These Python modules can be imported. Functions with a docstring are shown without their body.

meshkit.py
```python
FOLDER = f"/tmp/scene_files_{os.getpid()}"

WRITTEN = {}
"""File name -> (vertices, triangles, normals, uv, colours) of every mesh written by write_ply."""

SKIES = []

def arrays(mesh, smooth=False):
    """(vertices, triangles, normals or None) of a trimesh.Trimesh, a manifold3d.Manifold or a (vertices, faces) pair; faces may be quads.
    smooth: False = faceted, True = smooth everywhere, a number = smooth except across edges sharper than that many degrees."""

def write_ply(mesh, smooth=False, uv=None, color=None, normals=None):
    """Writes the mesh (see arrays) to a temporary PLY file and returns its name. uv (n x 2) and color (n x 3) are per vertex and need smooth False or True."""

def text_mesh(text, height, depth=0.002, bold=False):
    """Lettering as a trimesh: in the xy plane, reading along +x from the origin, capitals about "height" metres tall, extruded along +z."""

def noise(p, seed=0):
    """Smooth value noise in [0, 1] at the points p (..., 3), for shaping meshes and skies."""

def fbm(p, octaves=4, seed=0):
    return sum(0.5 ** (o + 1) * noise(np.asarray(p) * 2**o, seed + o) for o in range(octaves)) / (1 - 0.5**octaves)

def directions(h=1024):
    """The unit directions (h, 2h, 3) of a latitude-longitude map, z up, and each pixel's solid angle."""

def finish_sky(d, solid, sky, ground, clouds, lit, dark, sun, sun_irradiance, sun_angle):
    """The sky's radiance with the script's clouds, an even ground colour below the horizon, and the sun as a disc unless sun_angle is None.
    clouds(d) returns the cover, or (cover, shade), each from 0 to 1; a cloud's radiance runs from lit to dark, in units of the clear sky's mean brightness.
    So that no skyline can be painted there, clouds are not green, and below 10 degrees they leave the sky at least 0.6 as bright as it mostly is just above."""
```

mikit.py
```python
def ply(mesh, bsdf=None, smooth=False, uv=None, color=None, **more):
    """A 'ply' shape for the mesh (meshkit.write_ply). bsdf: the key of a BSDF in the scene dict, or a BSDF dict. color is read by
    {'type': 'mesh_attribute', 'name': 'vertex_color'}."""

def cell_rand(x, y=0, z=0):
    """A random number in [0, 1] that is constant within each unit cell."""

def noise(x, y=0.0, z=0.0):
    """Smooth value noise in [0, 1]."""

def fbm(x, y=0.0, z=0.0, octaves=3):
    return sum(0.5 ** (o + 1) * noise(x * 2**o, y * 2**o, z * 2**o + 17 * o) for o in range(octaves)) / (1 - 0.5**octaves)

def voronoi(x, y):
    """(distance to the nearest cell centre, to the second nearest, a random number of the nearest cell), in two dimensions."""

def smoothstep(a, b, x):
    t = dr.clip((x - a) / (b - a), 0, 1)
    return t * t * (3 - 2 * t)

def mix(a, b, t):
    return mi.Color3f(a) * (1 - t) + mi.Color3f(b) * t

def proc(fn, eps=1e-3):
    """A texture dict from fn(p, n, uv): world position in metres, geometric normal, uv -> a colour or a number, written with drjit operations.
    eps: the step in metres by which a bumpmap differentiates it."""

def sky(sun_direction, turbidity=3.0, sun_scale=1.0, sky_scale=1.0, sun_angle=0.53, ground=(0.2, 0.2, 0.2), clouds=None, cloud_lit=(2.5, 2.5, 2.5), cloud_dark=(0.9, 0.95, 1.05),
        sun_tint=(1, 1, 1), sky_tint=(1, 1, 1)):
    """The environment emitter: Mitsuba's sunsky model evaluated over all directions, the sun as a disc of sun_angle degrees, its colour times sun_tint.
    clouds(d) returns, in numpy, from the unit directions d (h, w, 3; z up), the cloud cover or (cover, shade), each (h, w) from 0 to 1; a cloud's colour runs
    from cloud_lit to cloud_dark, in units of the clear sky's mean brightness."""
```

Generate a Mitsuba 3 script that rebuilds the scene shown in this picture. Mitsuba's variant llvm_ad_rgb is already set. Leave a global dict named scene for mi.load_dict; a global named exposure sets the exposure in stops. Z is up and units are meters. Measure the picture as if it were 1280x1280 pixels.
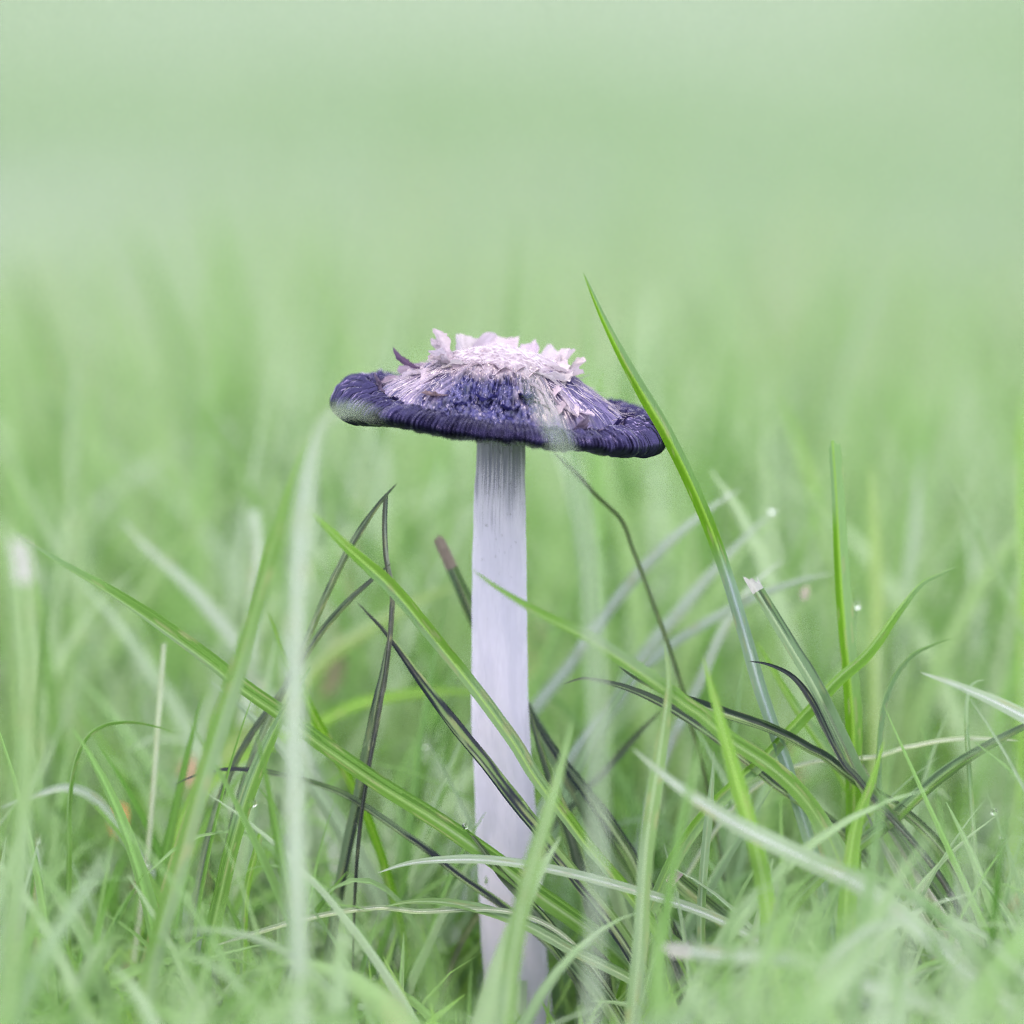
import math
import numpy as np
import drjit as dr
import trimesh
import mitsuba as mi
import mikit
import meshkit
from scipy.spatial import cKDTree

T = mi.ScalarTransform4f
scene, labels = {}, {}

# ---------------------------------------------------------------- camera, sky, exposure
PITCH, DIST, FOCUS_Z = math.radians(8.0), 0.95, 0.118
EYE = np.array([0.0, -DIST * math.cos(PITCH), FOCUS_Z + DIST * math.sin(PITCH)])
scene['camera'] = {
    'type': 'thinlens', 'fov': 10.99, 'aperture_radius': 0.0158, 'focus_distance': DIST - 0.013,
    'near_clip': 0.02, 'far_clip': 2000.0,
    'to_world': T().look_at(origin=EYE.tolist(), target=[0, 0, FOCUS_Z], up=[0, 0, 1]),
}
scene['daylight'] = mikit.sky([-0.25, -0.30, 0.92], turbidity=3, sun_scale=0.22, sun_angle=25, clouds=lambda d: 1.0,
                              cloud_lit=(2.45, 2.4, 2.75), ground=(0.12, 0.2, 0.08))
exposure = 3.53


def rgb(c):
    return {'type': 'rgb', 'value': [float(x) for x in c]}


VC = {'type': 'mesh_attribute', 'name': 'vertex_color'}
# ---------------------------------------------------------------- materials
scene['grass_leaf'] = {'type': 'principledthin', 'base_color': VC, 'roughness': 0.4, 'eta': 1.4, 'spec_trans': 0.12, 'diff_trans': 1.0}
scene['wet_leaf'] = {'type': 'principledthin', 'base_color': VC, 'roughness': 0.32, 'eta': 1.5, 'spec_trans': 0.2, 'diff_trans': 0.8}
scene['flake_skin'] = {'type': 'principledthin', 'base_color': VC, 'roughness': 0.6, 'eta': 1.35, 'diff_trans': 0.8}
scene['cap_flesh'] = {'type': 'twosided', 'bsdf': {'type': 'principled', 'base_color': VC, 'roughness': 0.25, 'specular': 0.4, 'spec_tint': 0.35, 'clearcoat': 0.6, 'clearcoat_gloss': 0.97}}
scene['gill_skin'] = {'type': 'twosided', 'bsdf': {'type': 'principled', 'base_color': VC, 'roughness': 0.27, 'specular': 0.36, 'spec_tint': 0.65, 'clearcoat': 0.2, 'clearcoat_gloss': 0.97}}
scene['stem_skin'] = {'type': 'twosided', 'bsdf': {'type': 'principled', 'base_color': VC, 'roughness': 0.5, 'specular': 0.3, 'sheen': 0.3}}
scene['dew_water'] = {'type': 'dielectric', 'int_ior': 1.33, 'ext_ior': 1.0}


def turf_colour(p, n, uv):
    near = mikit.fbm(p.x * 90, p.y * 90, 0, 3)
    wide = mikit.fbm(p.x * 1.3, p.y * 1.3, 3, 3)
    soil = mikit.mix((0.08, 0.07, 0.03), (0.18, 0.16, 0.08), near)
    moss = mikit.mix((0.13, 0.25, 0.06), (0.17, 0.29, 0.09), wide)
    return mikit.mix(soil, moss, mikit.smoothstep(0.25, 0.5, mikit.fbm(p.x * 35, p.y * 35, 9, 2) + 0.1))


scene['turf_soil'] = {'type': 'twosided', 'bsdf': {'type': 'principled', 'base_color': mikit.proc(turf_colour), 'roughness': 0.85, 'specular': 0.2}}


def tag(key, label=None, cat=None, group=None, kind=None):
    labels[key] = {k: v for k, v in (('label', label), ('category', cat), ('group', group), ('kind', kind)) if v}


def numbered(name):
    key, k = name, 0
    while key in labels or key in scene or any(s.startswith(key + '__') for s in scene):
        k += 1
        key = f'{name}_{k:03d}'
    return key


def sstep(a, b, x):
    t = np.clip((np.asarray(x, float) - a) / (b - a), 0, 1)
    return t * t * (3 - 2 * t)


def lerp(a, b, t):
    t = np.asarray(t)[..., None]
    return np.asarray(a) * (1 - t) + np.asarray(b) * t


def spline(pts, n):
    """n points along a Catmull-Rom curve through pts, evenly spaced."""
    p = np.asarray(pts, float)
    p = np.vstack([2 * p[0] - p[1], p, 2 * p[-1] - p[-2]])
    out = []
    for i in range(1, len(p) - 2):
        t = np.linspace(0, 1, 24, endpoint=False)[:, None]
        a, b, c, d = p[i - 1], p[i], p[i + 1], p[i + 2]
        out.append(0.5 * (2 * b + (c - a) * t + (2 * a - 5 * b + 4 * c - d) * t**2 + (3 * b - a - 3 * c + d) * t**3))
    q = np.vstack(out + [p[-2:-1]])
    s = np.concatenate([[0], np.cumsum(np.linalg.norm(np.diff(q, axis=0), axis=1))])
    u = np.linspace(0, s[-1], n)
    return np.stack([np.interp(u, s, q[:, k]) for k in range(p.shape[1])], 1), s[-1]


def grid_faces(r, c, wrap=False):
    i, j = np.meshgrid(np.arange(r - 1), np.arange(c if wrap else c - 1), indexing='ij')
    a, b = i * c + j, i * c + (j + 1) % c
    q = np.stack([a, b, b + c, a + c], -1).reshape(-1, 4)
    return np.vstack([q[:, [0, 1, 2]], q[:, [0, 2, 3]]])


# ---------------------------------------------------------------- the ground: one sheet to the horizon
def ground_mesh():
    a = np.concatenate([-np.geomspace(900, 1.4, 26), np.linspace(-1.3, 1.3, 131), np.geomspace(1.4, 900, 26)])
    x, y = np.meshgrid(a, a, indexing='ij')
    p = np.stack([x, y, 0 * x], -1)
    z = 0.006 * (meshkit.fbm(p * 40, 3, 2) - 0.5) * (np.hypot(x, y) < 1.6) - 0.004
    p[..., 2] = z
    return p.reshape(-1, 3), grid_faces(len(a), len(a))


gv, gf = ground_mesh()
scene['ground'] = mikit.ply((gv, gf[:, [0, 2, 1]]), 'turf_soil', smooth=True)
tag('ground', 'damp brown soil and moss of the lawn beneath the grass', 'ground', kind='structure')

# ---------------------------------------------------------------- the ink cap mushroom
MUSH = 'ink_cap_mushroom'
tag(MUSH, 'ink cap mushroom with a flat dissolving blue black cap and a tall pale stem', 'mushroom')
CAP_AT, TILT = np.array([-0.0021, 0.0, 0.1354]), math.radians(7.1)
CT, ST = math.cos(TILT), math.sin(TILT)


def cap_world(p):
    """cap space in mm (z along the cap's axis) -> world metres"""
    p = np.asarray(p) / 1000.0
    return np.stack([p[..., 0] * CT + p[..., 2] * ST, p[..., 1], -p[..., 0] * ST + p[..., 2] * CT], -1) + CAP_AT


def wave(th, k, seed, octaves=3):
    """noise round the cap that closes on itself"""
    return meshkit.fbm(np.stack([np.cos(th) * k, np.sin(th) * k, 0 * th + seed], -1), octaves, seed)


def rim_shape(r, th):
    """the cap is no perfect circle: radius and height wander with the angle"""
    far = sstep(12, 26, r)
    k = 1 + far * 0.05 * (wave(th, 1.2, 3) - 0.5) + far * 0.02 * (wave(th, 6, 4, 2) - 0.5) - 0.02 * far * np.clip(-np.cos(th), 0, 1)
    lift = far * (1.3 * (wave(th, 1.7, 5) - 0.5) + 0.7 * (wave(th, 7, 6, 2) - 0.5))
    return k, lift


FLESH = [(0.01, 11.9), (3, 11.7), (6, 10.9), (9, 9.9), (11.5, 8.7), (13, 7.8), (15, 6.6), (17.5, 5.1), (20, 3.6), (22, 2.1), (23.2, 0.7), (24.2, -0.8)]
RIM = [(22.6, -1.2), (22.6, 0.2), (23.0, 1.5), (24.2, 2.3), (25.8, 2.5), (27.4, 2.1), (28.8, 1.2), (29.6, 0.0), (29.6, -1.1), (28.9, -2.0), (27.3, -2.5), (25.2, -2.5), (22.5, -2.2), (18, -1.4), (12, -0.1), (7, 0.6), (3.0, 1.2)]


def to_cap(r, z, th):
    k, lift = rim_shape(r, th)
    roll = sstep(20.5, 24, r)                                               # the roll is slimmer at the front than at the sides
    slim = 1 - 0.36 * roll * sstep(0.2, 0.9, -np.sin(th))
    return np.stack([r * k * np.cos(th), r * k * np.sin(th), z * slim + lift], -1)


def displaced(profile, rows, cols, amount):
    prof, _ = spline(profile, rows)
    th = np.linspace(0, 2 * np.pi, cols, endpoint=False)
    r, t = prof[:, 0][:, None] + 0 * th, th[None, :] + 0 * prof[:, :1]
    z = prof[:, 1][:, None] + 0 * th
    d = np.gradient(prof, axis=0)
    d /= np.linalg.norm(d, axis=1, keepdims=True)
    nr, nz = -d[:, 1][:, None], d[:, 0][:, None]
    if nz[0, 0] < 0:
        nr, nz = -nr, -nz
    s = np.linspace(0, 1, rows)[:, None] + 0 * t
    h = amount(r, z, t, s)
    return to_cap(r + nr * h, z + nz * h, t), r, t, s


def angle_between(t, a, b, soft=0.12):
    """1 where the angle lies from a to b degrees, with soft ends"""
    mid, half = math.radians((a + b) / 2), math.radians((b - a) / 2)
    d = np.abs((t - mid + np.pi) % (2 * np.pi) - np.pi)
    return sstep(half + soft, half - soft, d)


def zones(r, t):
    """how much of each kind of surface the cap has at (r mm, angle): pale skin, pink fibres, blue melting flesh"""
    x, y = r * np.cos(t), r * np.sin(t)
    q = np.stack([x, y, 0 * x], -1)
    n1, n2 = meshkit.fbm(q * 0.45, 3, 11) - 0.5, meshkit.fbm(q * 1.3, 3, 12) - 0.5
    streak = wave(t, 26, 13, 2) * 0.6 + meshkit.noise(np.stack([np.cos(t) * 70, np.sin(t) * 70, r * 0.12], -1), 14) * 0.4
    white = sstep(13.8, 10.6, r + 5.0 * n1 + 2.5 * n2 + 0.9 * np.cos(t))
    drape = angle_between(t + 0.5 * n1, -73, -46, 0.15) * sstep(24, 19.5, r + 3 * n2) * sstep(0.22, 0.60, streak)
    drape2 = angle_between(t + 0.4 * n1, 150, 222, 0.3) * sstep(23, 18.5, r + 3 * n2) * sstep(0.26, 0.62, streak)
    back = angle_between(t, 20, 140, 0.4) * sstep(20, 15, r + 4 * n2) * sstep(0.40, 0.55, streak)
    white = np.maximum(white, drape)
    pink = np.maximum(drape2, back)
    blue = angle_between(t + 0.3 * n1, -134, -72, 0.12) * (1 - white) * (1 - 0.7 * pink)
    return white, pink, blue, streak, n1, n2


def flesh_height(r, z, t, s):
    x, y = r * np.cos(t), r * np.sin(t)
    q = np.stack([x, y, z], -1)
    white, pink, blue, streak, n1, n2 = zones(r, t)
    fib = np.abs(meshkit.noise(np.stack([np.cos(t) * 42, np.sin(t) * 42, r * 0.16], -1), 21) - 0.5) * 2
    fine = np.abs(meshkit.noise(np.stack([np.cos(t) * 88, np.sin(t) * 88, r * 0.3], -1), 22) - 0.5) * 2
    drawn = np.stack([np.cos(t) * 11, np.sin(t) * 11, r * 0.28], -1)              # the wet flesh sags in folds drawn out along the slope
    lump = np.abs(meshkit.fbm(drawn * 0.9, 3, 23) - 0.5) * 2
    bead = np.abs(meshkit.fbm(drawn * [1.9, 1.9, 2.6], 3, 24) - 0.5) * 2
    out = sstep(8, 13, r)
    h = out * (0.55 * (fib - 0.4) + 0.22 * (fine - 0.4)) * (1 - 0.55 * blue) * (1 - np.maximum(0.85 * white, 0.6 * pink))
    h = h + blue * (2.6 * (lump - 0.28) + 1.0 * (bead - 0.28))
    h = h + (1 - out) * (1.5 * n1 + 0.25 * n2) + out * 0.6 * n1 + white * 0.45
    return h * sstep(1.0, 0.9, s)


p, r, t, s = displaced(FLESH, 150, 1300, flesh_height)
white, pink, blue, streak, n1, n2 = zones(r, t)
grain = meshkit.fbm(np.stack([r * np.cos(t), r * np.sin(t), 0 * r], -1) * 2.2, 3, 31)
col = lerp((0.016, 0.013, 0.055), (0.085, 0.07, 0.17), sstep(0.42, 0.62, streak))
col = lerp(col, lerp(lerp((0.007, 0.007, 0.030), (0.024, 0.024, 0.095), sstep(0.45, 0.6, grain)), (0.10, 0.095, 0.17), sstep(0.56, 0.66, streak) * 0.4), blue)
col = lerp(col, lerp((0.185, 0.15, 0.215), (0.29, 0.25, 0.32), sstep(0.35, 0.65, grain)), pink * 0.9)
col = lerp(col, lerp((0.145, 0.115, 0.15), (0.195, 0.168, 0.203), sstep(0.35, 0.62, grain)), white)
flesh_v = cap_world(p).reshape(-1, 3)
scene[MUSH + '__cap'] = mikit.ply((flesh_v, grid_faces(150, 1300, True)), 'cap_flesh', smooth=True, color=col.reshape(-1, 3))
tag(MUSH + '__cap', 'wide cap, whitish pink on top and wet indigo blue on the slopes')

PLEATS = 236


def pleat_phase(t, s):
    return PLEATS * t + 9 * wave(t, 5, 41, 2) + 2.2 * np.sin(3 * t + 1) + (wave(t, 9, 42, 2) - 0.5) * 9 * s


def rim_height(r, z, t, s):
    ridge = np.abs(np.sin(pleat_phase(t, s) / 2)) ** 0.7
    q = to_cap(r, z, t)
    soft = meshkit.fbm(q * 0.35, 3, 43) - 0.5
    knob = meshkit.fbm(q * 0.95, 3, 44) - 0.5
    edge = sstep(0.30, 0.08, s)
    broken = 0.5 + 1.2 * wave(t, 14, 46, 2)
    knots = (wave(t, 22, 48, 2) - 0.5) * 1.5 + (wave(t, 9, 49, 2) - 0.5) * 0.7
    h = (1.0 * (ridge - 0.6)) * sstep(0.02, 0.12, s) * broken + (0.8 * soft + knots) * sstep(0.0, 0.2, s) * sstep(0.95, 0.6, s) + (0.3 + 2.4 * edge) * knob
    return h * (1 - 0.4 * sstep(0.6, 0.9, s))


p, r, t, s = displaced(RIM, 110, 2124, rim_height)
ridge = np.abs(np.sin(pleat_phase(t, s) / 2))
patch = meshkit.fbm(p * 0.5, 3, 45)
each = meshkit.noise(np.stack([np.floor(pleat_phase(t, s) / (2 * np.pi)) * 1.7, 0 * t, 0 * t + 5], -1), 47)
col = lerp((0.002, 0.0018, 0.006), (0.012, 0.0105, 0.036), sstep(0.4, 0.65, patch) * 0.6 + 0.4 * each)
rim_v = cap_world(p).reshape(-1, 3)
scene[MUSH + '__cap__gill_rim'] = mikit.ply((rim_v, grid_faces(110, 2124, True)), 'gill_skin', smooth=True, color=col.reshape(-1, 3))
tag(MUSH + '__cap__gill_rim', 'rolled up black violet rim of melting gills')

flesh_tree = cKDTree(flesh_v)


def cap_top(r, th):
    """a point on the cap's skin (cap space, mm) and the outward slope there"""
    prof = np.asarray(FLESH)
    z = np.interp(r, prof[:, 0], prof[:, 1])
    dz = (np.interp(r + 0.5, prof[:, 0], prof[:, 1]) - np.interp(r - 0.5, prof[:, 0], prof[:, 1]))
    return np.array([r * math.cos(th), r * math.sin(th), z]), math.atan(dz)


def flake(rs, th, r, length, width, lift, curl, tint, jag=0.12, sink=0.8):
    """a torn scale of skin: rooted on the cap, lifted by lift degrees at its root, curling on by curl degrees"""
    n, m = 16, 13
    base, slope = cap_top(r, th)
    out, side, up = np.array([math.cos(th), math.sin(th), 0]), np.array([-math.sin(th), math.cos(th), 0]), np.array([0, 0, 1.0])
    v, u = np.linspace(0, 1, n), np.linspace(-1, 1, m)
    ang = slope + np.radians(lift + curl * v**1.2)
    step = length / (n - 1)
    ro = np.concatenate([[0], np.cumsum(np.cos(ang[:-1]) * step)])
    rz = np.concatenate([[0], np.cumsum(np.sin(ang[:-1]) * step)])
    tooth = np.maximum(0.2, 1 - jag * rs.random(m) - 0.26 * np.abs(u - rs.uniform(-0.5, 0.5)) ** 1.5)
    skew = rs.uniform(-0.35, 0.35)
    grid = np.empty((n, m, 3))
    for j in range(m):
        vv = v * tooth[j]
        o, z = np.interp(vv, v, ro), np.interp(vv, v, rz)
        w = width / 2 * (1 - 0.45 * vv**1.4)
        cup = 0.22 * width * (u[j] ** 2 - 0.4) * (0.4 + vv)
        grid[:, j] = base + out * (o - cup * np.sin(ang))[:, None] + up * (z + cup * np.cos(ang) - sink * (1 - vv) ** 3)[:, None] + side * (u[j] * w + skew * width * vv)[:, None]
    seed = int(rs.integers(1e6))
    grid += (meshkit.fbm(grid * 0.9, 3, seed)[..., None] - 0.5) * np.array([0.9, 0.9, 1.1]) + (meshkit.noise(grid * 3.1, seed + 9)[..., None] - 0.5) * 0.22
    line = meshkit.noise(np.stack([u[None, :] * 9 + 0 * v[:, None], 0.8 * v[:, None] + 0 * u, 0 * u[None, :] + 0 * v[:, None]], -1), seed)
    c = lerp(np.asarray(tint) * 0.8, np.asarray(tint), sstep(0.3, 0.7, line))
    return cap_world(grid).reshape(-1, 3), grid_faces(n, m), c.reshape(-1, 3)


def add_scale(args, label=None):
    key = numbered(MUSH + '__cap__scale')
    v, f, c = flake(*args)
    scene[key] = mikit.ply((v, f), 'flake_skin', smooth=True, color=np.clip(c, 0, 0.92))
    if label:
        tag(key, label)


rs = np.random.default_rng(77)
PALE, ROSE = (0.51, 0.465, 0.53), (0.40, 0.345, 0.41)
dg = math.radians
for a in [
    (186, 10.2, 6.2, 7.6, 84, 4, PALE), (168, 10.6, 4.4, 6.5, 62, 20, PALE), (204, 11.2, 4.8, 6.5, 50, 20, PALE), (140, 9.0, 4.8, 7.6, 62, 16, PALE), (112, 7.4, 4.8, 9.0, 60, 8, PALE),
    (58, 7.2, 4.0, 4.6, 56, 24, PALE), (30, 8.8, 4.0, 7.4, 54, 8, PALE), (14, 9.2, 5.0, 6.6, 70, 8, PALE),
    (0, 10.8, 4.2, 5.6, 66, 12, PALE), (-16, 10.8, 3.6, 6.0, 42, 10, PALE), (-32, 10.0, 4.2, 7.0, 20, 4, PALE), (-48, 9.4, 5.4, 7.6, 5, -2, PALE), (-58, 11.8, 6.0, 6.0, 3, 0, PALE),
    (-62, 16.0, 5.4, 5.4, 4, 6, ROSE), (-50, 16.6, 5.8, 4.4, 6, 14, PALE), (-42, 18.0, 5.0, 2.8, 10, 30, PALE), (-72, 8.4, 4.2, 7.0, 7, -10, PALE), (-92, 8.4, 3.6, 7.0, 7, -10, ROSE),
    (-108, 8.6, 4.0, 6.4, 7, -6, PALE), (-126, 9.0, 4.4, 6.6, 8, -2, ROSE), (-144, 9.4, 5.0, 7.0, 12, 2, PALE), (-162, 9.8, 5.6, 7.4, 24, 10, PALE), 
    (-20, 7.0, 5.0, 7.0, 14, 8, PALE), (48, 11.0, 5.0, 5.5, 40, 30, ROSE), (95, 11.0, 5.0, 6.0, 30, 30, ROSE), (160, 13.4, 7.0, 6.4, 8, 4, ROSE), (194, 13.6, 6.0, 5.4, 5, 4, PALE),
    (-152, 12.6, 6.0, 5.6, 3, 2, PALE), (172, 17.6, 5.0, 4.0, 7, 10, ROSE),
]:
    add_scale((rs, dg(a[0])) + a[1:6] + (np.asarray(a[6]) * rs.uniform([0.95, 0.91, 0.94], [1.02, 1.0, 1.02]),))
add_scale((rs, dg(178), 14.0, 7.6, 4.2, 14, 95, (0.12, 0.08, 0.15), 0.15), 'purple brown scale curling up like a hook at the left')
add_scale((rs, dg(-128), 18.2, 4.2, 3.4, 10, 60, (0.2, 0.15, 0.17), 0.3), 'small brownish scale standing off the melting flesh')
for a in [(-100, 16.5, 4.4, 4.0, 14, 20), (-86, 18.5, 3.6, 3.6, 16, 30), (-112, 19.5, 3.4, 3.0, 20, 30), (-78, 15.0, 4.0, 3.6, 10, 25)]:
    add_scale((rs, dg(a[0])) + a[1:] + ((0.02, 0.02, 0.09), 0.4), 'wet indigo scale')
for k in range(48):                                                    # ragged torn ends inside the rolled rim
    th = rs.uniform(-60, 60) if k < 34 else rs.uniform(130, 230)
    add_scale((rs, dg(th), rs.uniform(21.2, 24.0), rs.uniform(1.8, 4.0), rs.uniform(1.4, 3.0), rs.uniform(25, 85), rs.uniform(10, 80), (0.025, 0.02, 0.075) if rs.random() < 0.7 else (0.16, 0.13, 0.2), 0.5), 'small dark torn shred inside the rim')


def tube(path, rad, sides=5):
    p = np.asarray(path, float)
    d = np.gradient(p, axis=0)
    d /= np.linalg.norm(d, axis=1, keepdims=True) + 1e-12
    a = np.cross(d, [0.31, 0.52, 0.79])
    a /= np.linalg.norm(a, axis=1, keepdims=True) + 1e-12
    b = np.cross(d, a)
    g = np.arange(sides) * 2 * np.pi / sides
    v = p[:, None] + np.asarray(rad)[:, None, None] * (np.cos(g)[None, :, None] * a[:, None] + np.sin(g)[None, :, None] * b[:, None])
    return v.reshape(-1, 3), grid_faces(len(p), sides, True)


def join(parts):
    vs, fs, at = [], [], 0
    for v, f in parts:
        vs.append(v)
        fs.append(f + at)
        at += len(v)
    return np.vstack(vs), np.vstack(fs)


def fibres(count, radii, angles, lengths, lift):
    parts = []
    for _ in range(count):
        th, r = dg(rs.uniform(*angles)), rs.uniform(*radii)
        base, slope = cap_top(r, th)
        el = slope + dg(rs.uniform(*lift))
        out = np.array([math.cos(th) * math.cos(el), math.sin(th) * math.cos(el), math.sin(el)])
        ln = rs.uniform(*lengths)
        k = np.linspace(0, 1, 7)[:, None]
        bend = np.array([rs.normal(0, 0.4), rs.normal(0, 0.4), rs.normal(0.2, 0.3)])
        parts.append(tube(cap_world(base + [0, 0, 0.3] + out * ln * k + bend * (k**2) * ln * 0.4), np.linspace(0.07, 0.025, 7) / 1000))
    return join(parts)


fv, ff = join([fibres(90, (9, 13.5), (-180, 180), (1.2, 3), (5, 50)), fibres(60, (12, 20), (-74, 10), (1.5, 5), (0, 4)), fibres(70, (12, 20), (150, 228), (1.5, 5), (0, 4)), fibres(10, (21, 24), (-40, 40), (2, 3.5), (30, 90))])
scene[MUSH + '__cap__fibre_fuzz'] = mikit.ply((fv, ff), {'type': 'twosided', 'bsdf': {'type': 'principled', 'base_color': rgb((0.3, 0.27, 0.33)), 'roughness': 0.5}}, smooth=True)
tag(MUSH + '__cap__fibre_fuzz', 'fine pale fibres fraying from the cap skin', kind='stuff')

# stem: (height mm, centre x mm, radius mm)
STEM = np.array([(137, -2.0, 4.25), (131, -2.05, 4.22), (128, -2.1, 4.25), (121, -2.3, 4.45), (110, -2.3, 4.75), (95, -2.2, 4.92), (81, -2.0, 5.12), (72, -1.6, 5.3), (61, -1.05, 5.5), (53, -0.55, 5.6), (41, 0.15, 5.7), (27, 1.4, 5.95), (12, 2.6, 6.5), (0, 3.2, 7.0), (-6, 3.4, 6.6)], float)
sp, _ = spline(STEM, 420)
th = np.linspace(0, 2 * np.pi, 300, endpoint=False)
hz, cx, rad = (sp[:, k][:, None] + 0 * th for k in range(3))
tt = th[None, :] + 0 * hz
ring = np.stack([np.cos(tt), np.sin(tt)], -1)
fib = np.abs(meshkit.noise(np.concatenate([ring * 15, hz[..., None] * 0.10], -1), 51) - 0.5) * 2
fine = meshkit.noise(np.concatenate([ring * 34, hz[..., None] * 0.22], -1), 52) - 0.5
wob = meshkit.fbm(np.concatenate([ring * 1.2, hz[..., None] * 0.05], -1), 3, 53) - 0.5
upper = sstep(95, 128, hz)
rad = rad + 0.55 * wob + (0.08 + 0.14 * upper) * (fib - 0.4) + (0.05 + 0.1 * upper) * fine
sv = np.stack([cx + rad * np.cos(tt), rad * np.sin(tt), hz], -1) / 1000
streak = meshkit.noise(np.concatenate([ring * 20, hz[..., None] * 0.07], -1), 54) * 0.35 + meshkit.noise(np.concatenate([ring * 58, hz[..., None] * 0.12], -1), 55) * 0.65
stain = meshkit.fbm(np.concatenate([ring * 2.2, hz[..., None] * 0.09], -1), 3, 56)
speck = sstep(0.87, 0.91, meshkit.noise(np.concatenate([ring * 9, hz[..., None] * 1.6], -1), 57)) * sstep(92, 120, hz)
ink_shade_reach = sstep(104, 133, hz)                                              # ink threads on the upper stem, with shade under the cap painted in
ink = sstep(0.92 - 0.80 * ink_shade_reach, 1.30 - 0.80 * ink_shade_reach, 0.2 + 0.7 * streak + 0.25 * (stain - 0.5))
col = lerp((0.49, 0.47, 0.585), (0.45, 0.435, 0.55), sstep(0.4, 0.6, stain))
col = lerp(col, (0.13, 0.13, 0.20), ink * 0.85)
col = lerp(col, (0.05, 0.05, 0.08), speck * 0.5)
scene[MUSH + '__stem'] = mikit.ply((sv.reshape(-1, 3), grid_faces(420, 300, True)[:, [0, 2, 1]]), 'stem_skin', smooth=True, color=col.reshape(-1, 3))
tag(MUSH + '__stem', 'tall smooth lavender white stem, with ink streaks and painted cap shade at the top')

# ---------------------------------------------------------------- single grass blades
TINT = {'vivid': (0.11, 0.27, 0.014), 'green': (0.12, 0.255, 0.05), 'bright': (0.16, 0.33, 0.05), 'yellow': (0.21, 0.34, 0.10), 'glaucgreen': (0.18, 0.31, 0.12), 'glaucpale': (0.29, 0.39, 0.28), 'pale': (0.36, 0.45, 0.28),
        'dark': (0.095, 0.155, 0.05), 'darkink': (0.08, 0.095, 0.07), 'inkgreen': (0.17, 0.28, 0.10), 'dead': (0.36, 0.40, 0.33), 'deadpale': (0.42, 0.46, 0.36), 'glauc': (0.21, 0.32, 0.22)}
INK = (0.022, 0.030, 0.042)
FACE = np.array([0.0, -0.93, 0.37])


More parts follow.
